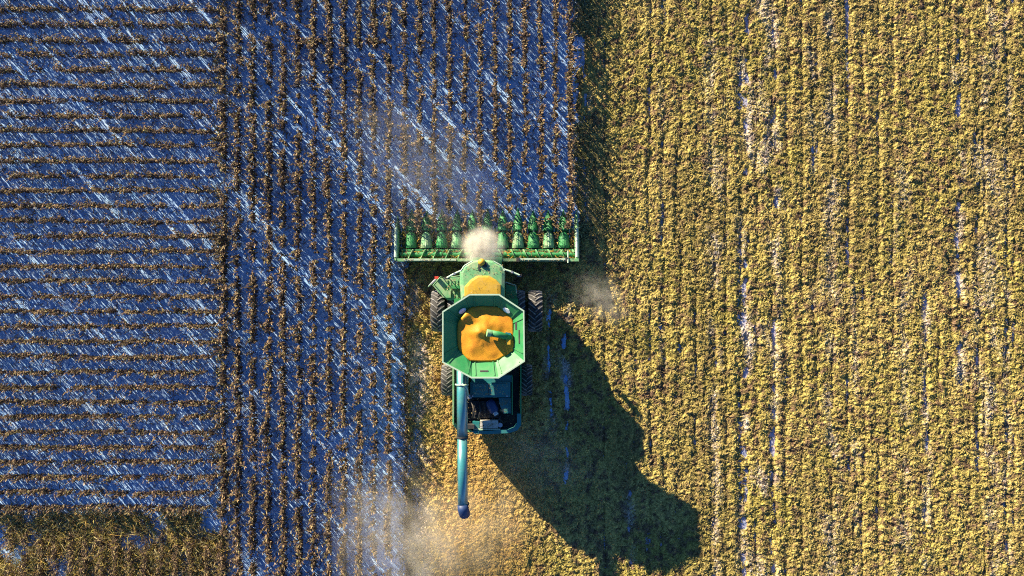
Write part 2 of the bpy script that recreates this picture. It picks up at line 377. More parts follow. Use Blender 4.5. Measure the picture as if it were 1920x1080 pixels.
# ------------------------------------------------------------------ standing corn
def make_plant(rs):
    V, Q, C = [], [], []
    def add(v, q, c):
        b = sum(len(a) for a in V)
        V.append(np.array(v)); Q.append(np.array(q) + b); C.append(np.tile(np.array(c), (len(v), 1)))
    Ht = rs.uniform(1.15, 1.5)
    lean = rs.normal(0, 0.07, 2)
    def ctr(z): return np.array((lean[0] * z * z, lean[1] * z * z, z))
    v = []
    for z, r in ((-0.03, 0.016), (Ht * 0.55, 0.012), (Ht, 0.006)):
        for a in range(3):
            v.append(ctr(z) + np.array((math.cos(a * 2.094) * r, math.sin(a * 2.094) * r, 0)))
    add(v, [[i * 3 + a, i * 3 + (a + 1) % 3, i * 3 + 3 + (a + 1) % 3, i * 3 + 3 + a] for i in range(2) for a in range(3)], (0.16, 0.11, 0.06))
    nl = rs.integers(8, 11)
    plane = rs.uniform(0, math.pi)
    for i in range(nl):
        z0 = Ht * (0.33 + 0.60 * (i + rs.uniform(0, 0.6)) / nl)
        az = plane + (i % 2) * math.pi + rs.normal(0, 0.5)
        L = rs.uniform(0.18, 0.33); w = rs.uniform(0.045, 0.075)
        el = rs.uniform(0.3, 1.1); droop = rs.uniform(2.4, 4.4)
        p = ctr(z0); pts = [p.copy()]
        for sgm in range(4):
            e = el - droop * (sgm + 0.5) / 4
            p = p + np.array((math.cos(az) * math.cos(e), math.sin(az) * math.cos(e), math.sin(e))) * L / 4
            p[2] = max(p[2], 0.12)
            pts.append(p.copy())
        tw = rs.normal(0, 0.7)
        v = []
        for j, q in enumerate(pts):
            ww = w * (0.7, 1.0, 0.95, 0.7, 0.1)[j] / 2
            a2 = az + math.pi / 2; b2 = tw * j / 4
            s = np.array((math.cos(a2) * math.cos(b2), math.sin(a2) * math.cos(b2), math.sin(b2))) * ww
            v += [q - s, q + s]
        c = np.array((0.17, 0.112, 0.060)) if rs.random() < 0.30 else np.array((0.062, 0.038, 0.026))
        if rs.random() < 0.15: c = np.array((0.15, 0.13, 0.05))
        add(v, [[j * 2, j * 2 + 1, j * 2 + 3, j * 2 + 2] for j in range(4)], c * rs.uniform(0.7, 1.25))
    if rs.random() < 0.9:       # the ear in its dry husk, hanging
        z0 = Ht * rs.uniform(0.50, 0.65); az = rs.uniform(0, 6.28)
        a = ctr(z0); d = np.array((math.cos(az) * 0.5, math.sin(az) * 0.5, -0.6 if rs.random() < 0.6 else 0.6)); d /= np.linalg.norm(d)
        u = np.cross(d, (0, 0, 1)); u /= np.linalg.norm(u); w2 = np.cross(d, u)
        v = []
        for s, r in ((0.02, 0.015), (0.10, 0.032), (0.24, 0.012)):
            for k in range(5):
                v.append(a + d * s + (u * math.cos(k * 1.2566) + w2 * math.sin(k * 1.2566)) * r)
        add(v, [[i * 5 + k, i * 5 + (k + 1) % 5, i * 5 + 5 + (k + 1) % 5, i * 5 + 5 + k] for i in range(2) for k in range(5)], (0.26, 0.19, 0.10))
    for k in range(2):          # dry tassel strands
        az = rs.uniform(0, 6.28); a = ctr(Ht * 0.97)
        e = a + np.array((math.cos(az) * 0.10, math.sin(az) * 0.10, 0.14)); s = np.array((-math.sin(az), math.cos(az), 0)) * 0.006
        add([a - s, a + s, e + s, e - s], [[0, 1, 2, 3]], (0.42, 0.30, 0.14))
    return np.concatenate(V), np.concatenate(Q), np.concatenate(C)

rs = np.random.default_rng(21)
PLANTS = [make_plant(rs) for _ in range(36)]

def row_mesh(name, p0, p1, seed, thin=0.30, gapscale=1.5, bright=1.0, hscale=1.0, wide=1.0, gaps=1.5):
    """one row of dry corn from p0 to p1, in coordinates local to p0"""
    r = np.random.default_rng(seed)
    p0 = np.array(p0); p1 = np.array(p1); L = np.linalg.norm(p1 - p0); d = (p1 - p0) / L; nrm = np.array((-d[1], d[0]))
    t = np.arange(0, L, 0.092); t = t + r.uniform(-0.04, 0.04, len(t))
    wx = p0[0] + d[0] * t; wy = p0[1] + d[1] * t
    g = vnoise(wx, wy, gapscale, 40 + seed % 7)
    open_ = np.zeros(len(t), bool); q = r.uniform(0, 1)
    while q < L and gaps > 0:                       # places where a few plants failed or fell
        w_ = r.uniform(0.18, 0.40); open_ |= (t > q) & (t < q + w_); q += w_ + r.exponential(gaps)
    ok = (g > thin) & (r.random(len(t)) > 0.04) & ~open_
    t = t[ok]
    VV, QQ, CC = [], [], []; nb = 0
    drift = (vnoise(t, t * 0, 3.0, 60 + seed % 9) - 0.5) * 0.12
    for i, tt in enumerate(t):
        V, Q, C = PLANTS[r.integers(len(PLANTS))]
        a = r.uniform(0, 2 * math.pi); s = r.uniform(0.82, 1.12) * hscale
        ca, sa = math.cos(a), math.sin(a)
        off = d * tt + nrm * (r.normal(0, 0.022) + drift[i])
        W = np.empty_like(V)
        W[:, 0] = (V[:, 0] * ca - V[:, 1] * sa) * s * wide + off[0]
        W[:, 1] = (V[:, 0] * sa + V[:, 1] * ca) * s * wide + off[1]
        W[:, 2] = V[:, 2] * s
        VV.append(W); QQ.append(Q + nb); CC.append(C * r.uniform(0.6, 1.35) * bright); nb += len(V)
    return np_mesh(name, np.concatenate(VV), np.concatenate(QQ), np.concatenate(CC))

def ordinal(k):
    w = ['first', 'second', 'third', 'fourth', 'fifth', 'sixth', 'seventh', 'eighth', 'ninth', 'tenth', 'eleventh', 'twelfth', 'thirteenth', 'fourteenth',
         'fifteenth', 'sixteenth', 'seventeenth', 'eighteenth', 'nineteenth', 'twentieth']
    if k < 20: return w[k]
    tens = {2: 'twenty', 3: 'thirty', 4: 'forty'}[(k + 1) // 10]
    u = (k + 1) % 10
    return tens + '-' + w[u - 1] if u else {2: 'twentieth', 3: 'thirtieth', 4: 'fortieth'}[(k + 1) // 10]

def corn_row(p0, p1, seed, label, group, **kw):
    me = row_mesh('corn_row', p0, p1, seed, **kw)
    o = link('corn_row', me, M['corn'], loc=(p0[0], p0[1], 0))
    tag(o, label, 'corn row', group)
    return o

for k, x in enumerate(row_x):
    behind = x > X_CUT + 0.2
    y_end = P(0, 430, 0.6).y if behind else GY0
    lab = ('dry corn row at the very edge of the cut stubble, entering the header' if k == 0 else
           'standing corn row feeding the green header, %s from the stubble edge' % ordinal(k) if behind else
           'long standing corn row passing left of the combine, %s from the stubble edge' % ordinal(k))
    corn_row((x, GY1), (x, y_end), 100 + k, lab, 'corn rows running the length of the picture', thin=0.02 if k == 0 else 0.08 if k < 23 else 0.15, wide=0.96 + 0.15 * min(k, 22) / 22, gaps=0 if k == 0 else 1.3, hscale=1.14 if k == 0 else 1.0)

# the row just taken by the header's left end: broken stalks still knee-high beside the combine
p = P(760, 505, 0.4)
corn_row((p.x, p.y), (p.x, GY0), 390, 'knee-high broken corn row just cut, between the last standing row and the combine', 'corn rows running the length of the picture',
         thin=0.12, hscale=0.42, wide=1.5)
# rows on the left running across the picture
LX0 = GX0 + 1.0
for k in range(34):
    py = 17.5 + 28.35 * k
    p = P(0, py, ROW_Z)
    xe = P(412 + random.uniform(-14, 14), py, ROW_Z).x
    corn_row((LX0, p.y), (xe, p.y), 300 + k, 'standing corn row running crosswise at left, %s from the top of the picture' % ordinal(k),
             'corn rows running across the left side', thin=0.04 if k < 32 else 0.10, gapscale=1.8, gaps=1.6, wide=0.92)
# the one row that crosses on into the long rows
p = P(432, 76, ROW_Z); q = P(722, 77, ROW_Z)
corn_row((p.x, p.y), (q.x, q.y), 380, 'short corn row crossing the long rows at right angles near the top', 'corn rows running across the long rows', thin=0.25)
# short rows below the crosswise block, lower left corner
for k in range(15):
    px = 14 + 28.4 * k
    p = P(px, 1012 + random.uniform(-12, 12), ROW_Z)
    corn_row((p.x, p.y), (p.x, GY0), 400 + k, 'short ragged corn row at the bottom left corner, %s from the left' % ordinal(k),
             'ragged corn rows in the lower left corner', thin=0.0, gapscale=0.8, hscale=0.72, gaps=0)
# the stand goes on outside the picture
VV, QQ, CC = [], [], []; nb = 0
for k in range(1, 5):
    y = P(0, 17.5 - 28.35 * k, ROW_Z).y
    m_ = row_mesh('tmp', (LX0, y), (P(412, 0, ROW_Z).x, y), 500 + k, thin=0.16)
    v = np.empty(len(m_.vertices) * 3, np.float32); m_.vertices.foreach_get('co', v); v = v.reshape(-1, 3) + np.array((LX0, y, 0))
    q = np.empty(len(m_.loops), np.int32); m_.loops.foreach_get('vertex_index', q)
    c = np.empty(len(m_.vertices) * 4, np.float32); m_.color_attributes['Col'].data.foreach_get('color', c)
    VV.append(v); QQ.append(q.reshape(-1, 4) + nb); CC.append(c.reshape(-1, 4)[:, :3]); nb += len(v)
    bpy.data.meshes.remove(m_)
o = link('corn_stand', np_mesh('corn_stand', np.concatenate(VV), np.concatenate(QQ), np.concatenate(CC)), M['corn'])
tag(o, 'more standing corn beyond the top left of the picture', 'corn', kind='stuff')

# pale scraps thrown out to the side of the cut
n = 5200
px = 742 + 52 * rng.random(n) ** 0.6; py = rng.uniform(492, 1180, n)
x, y = (px - 960) / PXM, (540 - py) / PXM
C = np.array([(0.34, 0.27, 0.15), (0.20, 0.14, 0.08), (0.40, 0.35, 0.27), (0.26, 0.22, 0.08)])[rng.integers(0, 4, n)] * rng.uniform(0.7, 1.2, (n, 1))
V, Q, C = flakes(n, x, y, rng.uniform(0.015, 0.10, n), rng.uniform(0.10, 0.28, n), rng.uniform(0.02, 0.05, n), C, tilt=0.4)
o = link('chaff_fringe', np_mesh('chaff_fringe', V, Q, C), M['flake'])
tag(o, 'pale chaff strewn on the soil just left of the combine track', 'chaff', kind='stuff')
# fallen leaves between the rows
n = 42000
x = rng.uniform(GX0, X_EDGE + 1, n); y = rng.uniform(GY0, GY1, n)
d = vnoise(x, y, 0.5, 71)
k = (harvested(x, y) < 0.5) & (d + rng.random(n) * 0.6 > 0.72)
x, y = x[k], y[k]; n = len(x)
pal = np.array([(0.30, 0.20, 0.12), (0.42, 0.32, 0.22), (0.20, 0.13, 0.12), (0.50, 0.42, 0.32)])
C = pal[rng.integers(0, 4, n)] * rng.uniform(0.7, 1.2, (n, 1))
V, Q, C = flakes(n, x, y, rng.uniform(0.012, 0.05, n), rng.uniform(0.10, 0.32, n), rng.uniform(0.02, 0.05, n), C, tilt=0.25)
o = link('leaf_litter', np_mesh('leaf_litter', V, Q, C), M['flake'])
tag(o, 'dry brown leaf litter lying on the soil between corn rows', 'leaf litter', kind='stuff')

# weeds and fallen plants along the headlands
def weed_field(name, label, pts, seed, cols, hmin=0.15, hmax=0.55):
    r = np.random.default_rng(seed); n = len(pts); per = 7
    n2 = n * per
    x = np.repeat(pts[:, 0], per) + r.normal(0, 0.05, n2); y = np.repeat(pts[:, 1], per) + r.normal(0, 0.05, n2)
    az = r.uniform(0, 6.283, n2); L = r.uniform(hmin, hmax, n2); el = r.uniform(0.2, 1.35, n2); w = r.uniform(0.015, 0.05, n2)
    d = np.stack([np.cos(az), np.sin(az)], -1); s = np.stack([-np.sin(az), np.cos(az)], -1) * w[:, None] / 2
    z0 = np.zeros(n2)
    m_ = np.stack([x, y], -1) + d * (L * 0.5 * np.cos(el))[:, None]; zm = L * 0.55 * np.sin(el) + 0.06
    e = m_ + d * (L * 0.5)[:, None]; ze = np.maximum(zm + L * 0.2 * np.sin(el - 0.7), 0.03)
    a = np.stack([x, y], -1)
    V = np.stack([np.c_[a - s * 0.6, z0], np.c_[a + s * 0.6, z0], np.c_[m_ - s, zm], np.c_[m_ + s, zm], np.c_[e - s * 0.2, ze], np.c_[e + s * 0.2, ze]], 1).reshape(-1, 3)
    b = np.arange(n2)[:, None, None] * 6
    Q = (b + np.array([[0, 1, 3, 2], [2, 3, 5, 4]])[None]).reshape(-1, 4)
    cc = np.array(cols)[r.integers(0, len(cols), n2)] * r.uniform(0.6, 1.3, (n2, 1))
    o = link(name, np_mesh(name, V, Q, np.repeat(cc, 6, 0)), M['weed'])
    tag(o, label, 'weeds', kind='stuff')

def scatter_px(n, x0, x1, y0, y1, thr, seed, sc=0.7):
    r = np.random.default_rng(seed)
    px = r.uniform(x0, x1, n); py = r.uniform(y0, y1, n)
    X_ = (px - 960) / PXM; Y_ = (540 - py) / PXM
    k = vnoise(X_, Y_, sc, seed % 13) > thr
    return np.stack([X_[k], Y_[k]], -1)
weed_field('weed_patch', 'tangled yellow-green weeds and fallen stalks along the lower left headland', scatter_px(2000, -60, 425, 960, 1100, 0.30, 81), 82,
           [(0.44, 0.35, 0.09), (0.32, 0.27, 0.07), (0.42, 0.27, 0.08), (0.16, 0.10, 0.05), (0.46, 0.38, 0.18)], 0.25, 0.85)
weed_field('weed_strip', 'brown weedy strip where crosswise rows meet the long rows', scatter_px(260, 402, 432, -60, 1000, 0.40, 83), 84,
           [(0.36, 0.26, 0.10), (0.26, 0.18, 0.08), (0.40, 0.32, 0.12), (0.24, 0.22, 0.08)], hmax=0.6)
weed_field('weed_fringe', 'scattered dull green weeds in the shade beside the harvested edge', scatter_px(1100, 1076, 1128, -60, 470, 0.40, 85), 86,
           [(0.22, 0.22, 0.08), (0.30, 0.26, 0.10), (0.20, 0.16, 0.08)], hmax=0.5)

# ------------------------------------------------------------------ the combine
CX = P(914, 0).x
comb = bpy.data.objects.new('combine_harvester', None); COL.objects.link(comb)
comb.location = (CX, P(0, 640).y, 0)
tag(comb, 'green combine harvester with full yellow grain tank and wide corn header', 'combine')
ORG = Vector(comb.location)

def finish(name, bm, mat, parent, smooth=False, bevel=0.0, segs=2):
    if bevel:
        bmesh.ops.bevel(bm, geom=[e for e in bm.edges if e.calc_face_angle(0) > 0.5], offset=bevel, segments=segs, affect='EDGES', profile=0.6)
    bmesh.ops.recalc_face_normals(bm, faces=bm.faces)
    for f in bm.faces: f.smooth = smooth
    me = bpy.data.meshes.new(name); bm.to_mesh(me); bm.free()
    o = link(name, me, mat)
    bpy.context.view_layer.update() if False else None
    o.parent = parent
    if parent is not None:
        # every part is modelled in field coordinates; its mesh is shifted into the machine's frame
        off = ORG
        me.transform(Matrix.Translation(-off))
    return o

def prism_bm(pts, z0, z1, bm=None, top=None):
    bm = bm or bmesh.new()
    if isinstance(pts[0], Vector): pl = [(p.x, p.y) for p in pts]
    else: pl = pts
    top = top or pl
    a = [bm.verts.new((x, y, z0)) for x, y in pl]; b = [bm.verts.new((x, y, z1)) for x, y in top]
    n = len(pl)
    bm.faces.new(a); bm.faces.new(b)
    for i in range(n): bm.faces.new((a[i], a[(i + 1) % n], b[(i + 1) % n], b[i]))
    return bm

def pxbox(x0, y0, x1, y1, z0, z1, bm=None):
    """box whose top outline is that photo rectangle"""
    a = P(x0, y0, z1); b = P(x1, y1, z1)
    return prism_bm([(a.x, b.y), (b.x, b.y), (b.x, a.y), (a.x, a.y)], z0, z1, bm)

def tube_bm(pts, r, seg=12, bm=None, cap=True, radii=None):
    bm = bm or bmesh.new()
    pts = [Vector(p) for p in pts]; rings = []
    for i, p in enumerate(pts):
        d = (pts[min(i + 1, len(pts) - 1)] - pts[max(i - 1, 0)]).normalized()
        u = d.orthogonal().normalized() if abs(d.z) > 0.95 else d.cross(Vector((0, 0, 1))).normalized()
        w = d.cross(u).normalized()
        rr = radii[i] if radii else r
        rings.append([bm.verts.new(p + (u * math.cos(a) + w * math.sin(a)) * rr) for a in [2 * math.pi * k / seg for k in range(seg)]])
    for a, b in zip(rings, rings[1:]):
        for k in range(seg): bm.faces.new((a[k], a[(k + 1) % seg], b[(k + 1) % seg], b[k]))
    if cap: bm.faces.new(rings[0]); bm.faces.new(rings[-1])
    return bm

def part(name, bm, mat, parent=comb, **kw): return finish(name, bm, M[mat], parent, **kw)

# a sub-part's parent sits at the machine's origin, so all share one frame
# --- body
def bodyx(px, z): return P(px, 0, z).x
body = part('body', prism_bm([(CX - 1.55, P(0, 800, 2.2).y), (CX + 1.55, P(0, 800, 2.2).y), (CX + 1.55, P(0, 560, 2.2).y), (CX - 1.55, P(0, 560, 2.2).y)], 0.95, 2.35), 'green', bevel=0.05)
part('axle', tube_bm([(CX - 2.6, -1.15, 1.0), (CX + 2.6, -1.15, 1.0)], 0.16), 'black')
part('rear_axle', tube_bm([(CX - 2.0, -4.62, 0.78), (CX + 2.0, -4.62, 0.78)], 0.12), 'black')
part('straw_chopper', prism_bm([(CX - 0.85, P(0, 806, 1).y), (CX + 0.85, P(0, 806, 1).y), (CX + 0.8, P(0, 745, 1).y), (CX - 0.8, P(0, 745, 1).y)], 0.45, 1.2), 'black', bevel=0.04)
fh = bmesh.new()
y0, y1 = P(0, 482, 1.2).y, P(0, 545, 1.8).y
v = [fh.verts.new(c) for c in ((CX - .75, y0, .45), (CX + .75, y0, .45), (CX + .75, y0, 1.15), (CX - .75, y0, 1.15), (CX - .75, y1, 1.3), (CX + .75, y1, 1.3), (CX + .75, y1, 2.1), (CX - .75, y1, 2.1))]
for f in ((0, 1, 2, 3), (4, 5, 6, 7), (0, 1, 5, 4), (2, 3, 7, 6), (1, 2, 6, 5), (0, 3, 7, 4)): fh.faces.new([v[i] for i in f])
part('feeder_house', fh, 'green', bevel=0.03)

# --- side panels, rear deck, hood
for s, px in ((-1, 849.5), (1, 976.5)):
    x = P(px, 0, 3.1).x
    o = part('side_panel', prism_bm([(x - .03, P(0, 797, 3.1).y), (x + .03, P(0, 797, 3.1).y), (x + .03, P(0, 600, 3.1).y), (x - .03, P(0, 600, 3.1).y)], 1.0, 3.1), 'green' if s > 0 else 'dusty_green', bevel=0.02)
deck = part('engine_deck', pxbox(853, 690, 973, 803, 2.36, 2.42), 'black')
hood_pts = [P(977, 776, 3.15), P(977, 797, 3.15), P(970, 807, 3.15), P(955, 812, 3.15), P(915, 814, 3.15), P(889, 813, 3.15), P(884, 808, 3.15), P(889, 807.5, 3.15), P(915, 808, 3.15),
            P(952, 806, 3.15), P(964, 802, 3.15), P(969.5, 794, 3.15), P(969.5, 776, 3.15)]
part('rear_hood', prism_bm(hood_pts, 1.4, 3.15), 'shade_green', bevel=0.015)
part('rear_hood_corner', prism_bm([P(850.8, 797.4, 3.0), P(857, 806, 3.0), P(884, 811, 3.0), P(884, 806, 3.0), P(860, 802, 3.0), P(853, 795, 3.0)], 1.4, 3.0), 'dusty_green')
rad = part('cooling_box', pxbox(882, 717, 957, 745, 2.4, 3.30), 'shade_green', bevel=0.05)
part('cooling_lid', pxbox(886, 720, 952, 741, 3.30, 3.345), 'shade_green', rad, bevel=0.015)
part('lid_seam', pxbox(916, 719, 917.2, 742, 3.346, 3.36), 'black', rad)
for px in (886, 951): part('lid_hinge', pxbox(px - 1.5, 741.5, px + 1.5, 744, 3.31, 3.38), 'steel', rad)
part('upper_deck', pxbox(884, 704, 960, 716.5, 2.4, 3.18), 'shade_green', bevel=0.02)
part('deck_rail', pxbox(959.5, 706, 961.5, 778, 2.4, 3.24), 'green', bevel=0.01)
part('engine_cover', prism_bm([P(935, 746, 3.05), P(958.5, 746, 3.05), P(958.5, 775, 3.05), P(944, 775, 3.05), P(938, 762, 3.05)], 2.42, 3.05), 'shade_green', bevel=0.04)
eng = part('engine_block', pxbox(886, 752, 936, 784, 2.42, 2.72), 'black', bevel=0.04)
for i in range(5): part('engine_rib', pxbox(890 + i * 9, 755, 893 + i * 9, 782, 2.72, 2.80), 'black', eng, bevel=0.01)
mf = part('exhaust_muffler', tube_bm([P(917, 751, 2.95), P(920, 757, 2.98), P(926, 769, 2.98), P(929, 774, 2.96)], 0.2, 16, radii=[.17, .23, .23, .15]), 'navy', smooth=True)
part('exhaust_outlet', tube_bm([P(927, 771, 3.02), P(931, 778, 3.12)], 0.12, 14), 'steel', mf, smooth=True)
for a, b, c in (((884, 752), (889, 768), (886, 784)), ((899, 753), (901, 770), (897, 786)), ((940, 778), (936, 786), (944, 792))):
    part('engine_hose', tube_bm([P(*a, 2.85), P(*b, 2.95), P(*c, 2.8)], 0.045, 8), 'black', eng, smooth=True)
fb = part('filter_box', pxbox(900, 788.5, 934, 803, 2.42, 3.05), 'grey', bevel=0.04)
part('filter_side', pxbox(886, 791, 899, 803, 2.42, 2.98), 'shade_green', fb, bevel=0.03)
part('filter_bracket', pxbox(887, 804, 938, 806.2, 2.7, 3.05), 'mint', fb)
part('filter_cap', tube_bm([P(938, 797, 2.7), P(938, 797, 3.02)], 0.11, 14), 'steel', fb)
for px, py in ((906, 798), (923, 795)): part('filter_bolt', tube_bm([P(px, py, 3.05), P(px, py, 3.08)], 0.03, 8), 'black', fb)

# --- unloading auger, folded back along the left side
AZ = 3.75
a0, a1 = P(866, 676, AZ), P(867.8, 951, AZ + 0.15)
mid = a0.lerp(a1, (820 - 676) / (951 - 676))
aug = part('unloading_auger', tube_bm([a0, mid], 0.25, 24), 'tube', smooth=False)
for f in aug.data.polygons: f.use_smooth = len(f.vertices) == 4
outer = part('outer_tube', tube_bm([mid, a1], 0.238, 24), 'tube', aug)
for f in outer.data.polygons: f.use_smooth = len(f.vertices) == 4
dirv = (a1 - a0).normalized()
part('tube_flange', tube_bm([mid - dirv * .03, mid + dirv * .03], 0.285, 24), 'black', aug)
e0 = a1
sp = part('spout', tube_bm([e0 - dirv * .12, e0 + dirv * .10 + Vector((.02, 0, 0)), e0 + dirv * .34 + Vector((.06, 0, -.16)), e0 + dirv * .42 + Vector((.09, 0, -.5))], .27, 18, radii=[.25, .262, .258, .24]), 'navy', aug, smooth=True)
part('spout_hook', tube_bm([P(874, 940, AZ), P(878, 942, AZ + .1), P(878, 947, AZ)], .035, 8), 'black', aug)
cl = P(866, 721, AZ)
pts = [cl + Vector((math.cos(a) * .285, 0, math.sin(a) * .285)) for a in np.linspace(math.pi * 1.05, -0.1, 12)]
part('clamp_band', tube_bm(pts, .04, 8), 'mint', aug)
part('hydraulic_hose', tube_bm([P(866, 721, AZ + .3), P(872, 723, AZ + .3), P(876, 730, AZ + .1), P(877, 742, AZ - .2)], .05, 8), 'mint', aug, smooth=True)
part('auger_cradle', prism_bm([P(875, 742, 3.3), P(884, 739, 3.3), P(884, 747, 3.3), P(875, 748, 3.3)], 2.4, 3.3), 'steel', bevel=0.02)
part('hose_bracket', pxbox(874.5, 704, 877.5, 741, 2.5, 3.4), 'mint')
part('auger_rest', pxbox(874, 797, 889, 804, 2.5, 3.25), 'black', bevel=0.02)

# --- grain tank: eight flared panels
RIM_Z, BASE_Z = 4.65, 4.05
rim = [(880.4, 552.5), (935.6, 552.5), (981.8, 583), (983, 677), (934.8, 708), (884.4, 708), (830.4, 679), (830.4, 584.6)]
inn = [(888, 584), (930, 584), (954, 605), (954, 652), (927, 668), (886, 668), (868, 648), (868, 608)]
rp = [P(x, y, RIM_Z) for x, y in rim]; ip = [P(x, y, BASE_Z) for x, y in inn]
tank = part('grain_tank', prism_bm([(p.x, p.y) for p in ip], 2.36, BASE_Z - 0.02), 'green', bevel=0.0)
def panel_bm(i, t=0.03):
    a, b, c, d = rp[i], rp[(i + 1) % 8], ip[(i + 1) % 8], ip[i]
    n_ = (b - a).cross(d - a).normalized()
    if n_.z < 0: n_ = -n_
    bm = bmesh.new()
    top = [bm.verts.new(p) for p in (a, b, c, d)]; bot = [bm.verts.new(p - n_ * t) for p in (a, b, c, d)]
    bm.faces.new(top); bm.faces.new(bot)
    for k in range(4): bm.faces.new((top[k], top[(k + 1) % 4], bot[(k + 1) % 4], bot[k]))
    return bm, n_
for i in range(8):
    bm, n_ = panel_bm(i)
    part('tank_panel', bm, 'green', tank)
    a, b, c, d = rp[i], rp[(i + 1) % 8], ip[(i + 1) % 8], ip[i]
    # folded seam strips near each corner of the panel and a pressed rib
    def on(u, w): return (a.lerp(b, u)).lerp(d.lerp(c, u), w) + n_ * 0.006
    def strip(name, u0, w0, u1, w1, th, mat, zz=0.012):
        p0, p1 = on(u0, w0), on(u1, w1); dd = (p1 - p0).normalized(); s_ = dd.cross(n_).normalized() * th / 2
        bm = bmesh.new()
        lo = [bm.verts.new(p) for p in (p0 - s_, p1 - s_, p1 + s_, p0 + s_)]; hi = [bm.verts.new(p.co + n_ * zz) for p in lo]
        bm.faces.new(lo); bm.faces.new(hi)
        for k in range(4): bm.faces.new((lo[k], lo[(k + 1) % 4], hi[(k + 1) % 4], hi[k]))
        return part(name, bm, mat, tank)
    strip('panel_rib', 0.14, 0.08, 0.10, 0.92, 0.045, 'green', 0.03)
    strip('panel_rib', 0.86, 0.08, 0.90, 0.92, 0.045, 'green', 0.03)
    if i in (2, 4): strip('panel_handle', 0.36, 0.30, 0.68, 0.30, 0.07, 'black', 0.02)
    if i in (2,): strip('panel_latch', 0.12, 0.5, 0.34, 0.5, 0.10, 'black', 0.02)
    if i in (1, 7):     # pale oval window let into the panel
        ctr_ = on(0.5, 0.5); e1 = (b - a).normalized(); e2 = n_.cross(e1).normalized()
        bm = bmesh.new()
        lo = [bm.verts.new(ctr_ + e1 * math.cos(t) * .19 + e2 * math.sin(t) * .11) for t in np.linspace(0, 2 * math.pi, 18, endpoint=False)]
        hi = [bm.verts.new(v_.co + n_ * 0.05) for v_ in lo]
        bm.faces.new(hi); bm.faces.new(lo)
        for k in range(18): bm.faces.new((lo[k], lo[(k + 1) % 18], hi[(k + 1) % 18], hi[k]))
        part('panel_window', bm, 'lens', tank)
bm = bmesh.new()
ctr0 = sum(rp, Vector()) / 8
for i in range(8):
    a, b = rp[i], rp[(i + 1) % 8]
    def rim_off(p, k): q = p + (p - ctr0).normalized() * k; return q
    q = [rim_off(a, .035), rim_off(b, .035), rim_off(b, -.035), rim_off(a, -.035)]
    lo = [bm.verts.new((p.x, p.y, RIM_Z - .03)) for p in q]; hi = [bm.verts.new((p.x, p.y, RIM_Z + .04)) for p in q]
    bm.faces.new(hi); bm.faces.new(lo)
    for k in range(4): bm.faces.new((lo[k], lo[(k + 1) % 4], hi[(k + 1) % 4], hi[k]))
bmesh.ops.remove_doubles(bm, verts=bm.verts, dist=0.002)
part('tank_rim', bm, 'mint', tank)
fa = part('fill_auger', tube_bm([P(958, 634, BASE_Z + .2), P(938, 628, 4.40), P(921, 625, 4.58)], .15, 18), 'green', tank)
for f in fa.data.polygons: f.use_smooth = len(f.vertices) == 4
part('fill_spout', tube_bm([P(921, 625, 4.59), P(913, 624, 4.63)], .12, 16, radii=[.155, .17]), 'dusty_green', tank)
part('auger_guard', prism_bm([P(948, 622, 4.0), P(958, 624, 4.0), P(958, 628, 4.0), P(948, 627, 4.0)], 3.75, 4.38), 'shade_green', tank)
part('sunlit_spot', prism_bm([P(949, 630, 4.02), P(957, 630, 4.02), P(957, 645, 4.02), P(949, 645, 4.02)], 3.75, 4.40), 'yellow', tank)  # added yellow block, paints the sunlit spot beside the fill auger

# the grain itself: a mound lying in the tank
gm = bmesh.new(); GZ = BASE_Z + .19
gcx = sum(p.x for p in ip) / 8; gcy = sum(p.y for p in ip) / 8
pk = P(900, 622, 4.1)
rings = []
NR, NS = 14, 48
def edge_r(th):
    best = 9
    for i in range(8):
        a, b = ip[i], ip[(i + 1) % 8]
        ax, ay, bx, by = a.x - gcx, a.y - gcy, b.x - gcx, b.y - gcy
        cx_, cy_ = math.cos(th), math.sin(th)
        den = cx_ * (by - ay) - cy_ * (bx - ax)
        if abs(den) < 1e-9: continue
        t = (ax * (by - ay) - ay * (bx - ax)) / den
        if t > 0: best = min(best, t)
    return best
for i in range(1, NR + 1):
    ring_ = []
    for k in range(NS):
        th = 2 * math.pi * k / NS; r_ = (edge_r(th) + 0.24) * i / NR
        x, y = gcx + r_ * math.cos(th), gcy + r_ * math.sin(th)
        dpk = math.hypot(x - pk.x, y - pk.y)
        z = GZ + 0.30 * math.exp(-(dpk / 0.55) ** 1.3) + 0.07 * (float(vnoise(x, y, 0.4, 6)) - 0.5) + 0.03 * (float(vnoise(x, y, 0.15, 7)) - 0.5)
        z += 0.30 * math.exp(-((x - P(872, 0, 3.8).x) ** 2 + (y - P(0, 590, 3.8).y) ** 2) / 0.10)
        ring_.append(gm.verts.new((x, y, z)))
    rings.append(ring_)
c0 = gm.verts.new((gcx, gcy, GZ + 0.30 * math.exp(-(math.hypot(gcx - pk.x, gcy - pk.y) / .55) ** 1.3)))
for k in range(NS): gm.faces.new((c0, rings[0][k], rings[0][(k + 1) % NS]))
for a, b in zip(rings, rings[1:]):
    for k in range(NS): gm.faces.new((a[k], a[(k + 1) % NS], b[(k + 1) % NS], b[k]))
lowr = [gm.verts.new((v_.co.x, v_.co.y, BASE_Z - .005)) for v_ in rings[-1]]
for k in range(NS): gm.faces.new((rings[-1][k], rings[-1][(k + 1) % NS], lowr[(k + 1) % NS], lowr[k]))
gm.faces.new(lowr)
o = finish('grain_heap', gm, M['grain'], None, smooth=True)
tag(o, 'heap of golden shelled corn filling the open grain tank', 'grain')

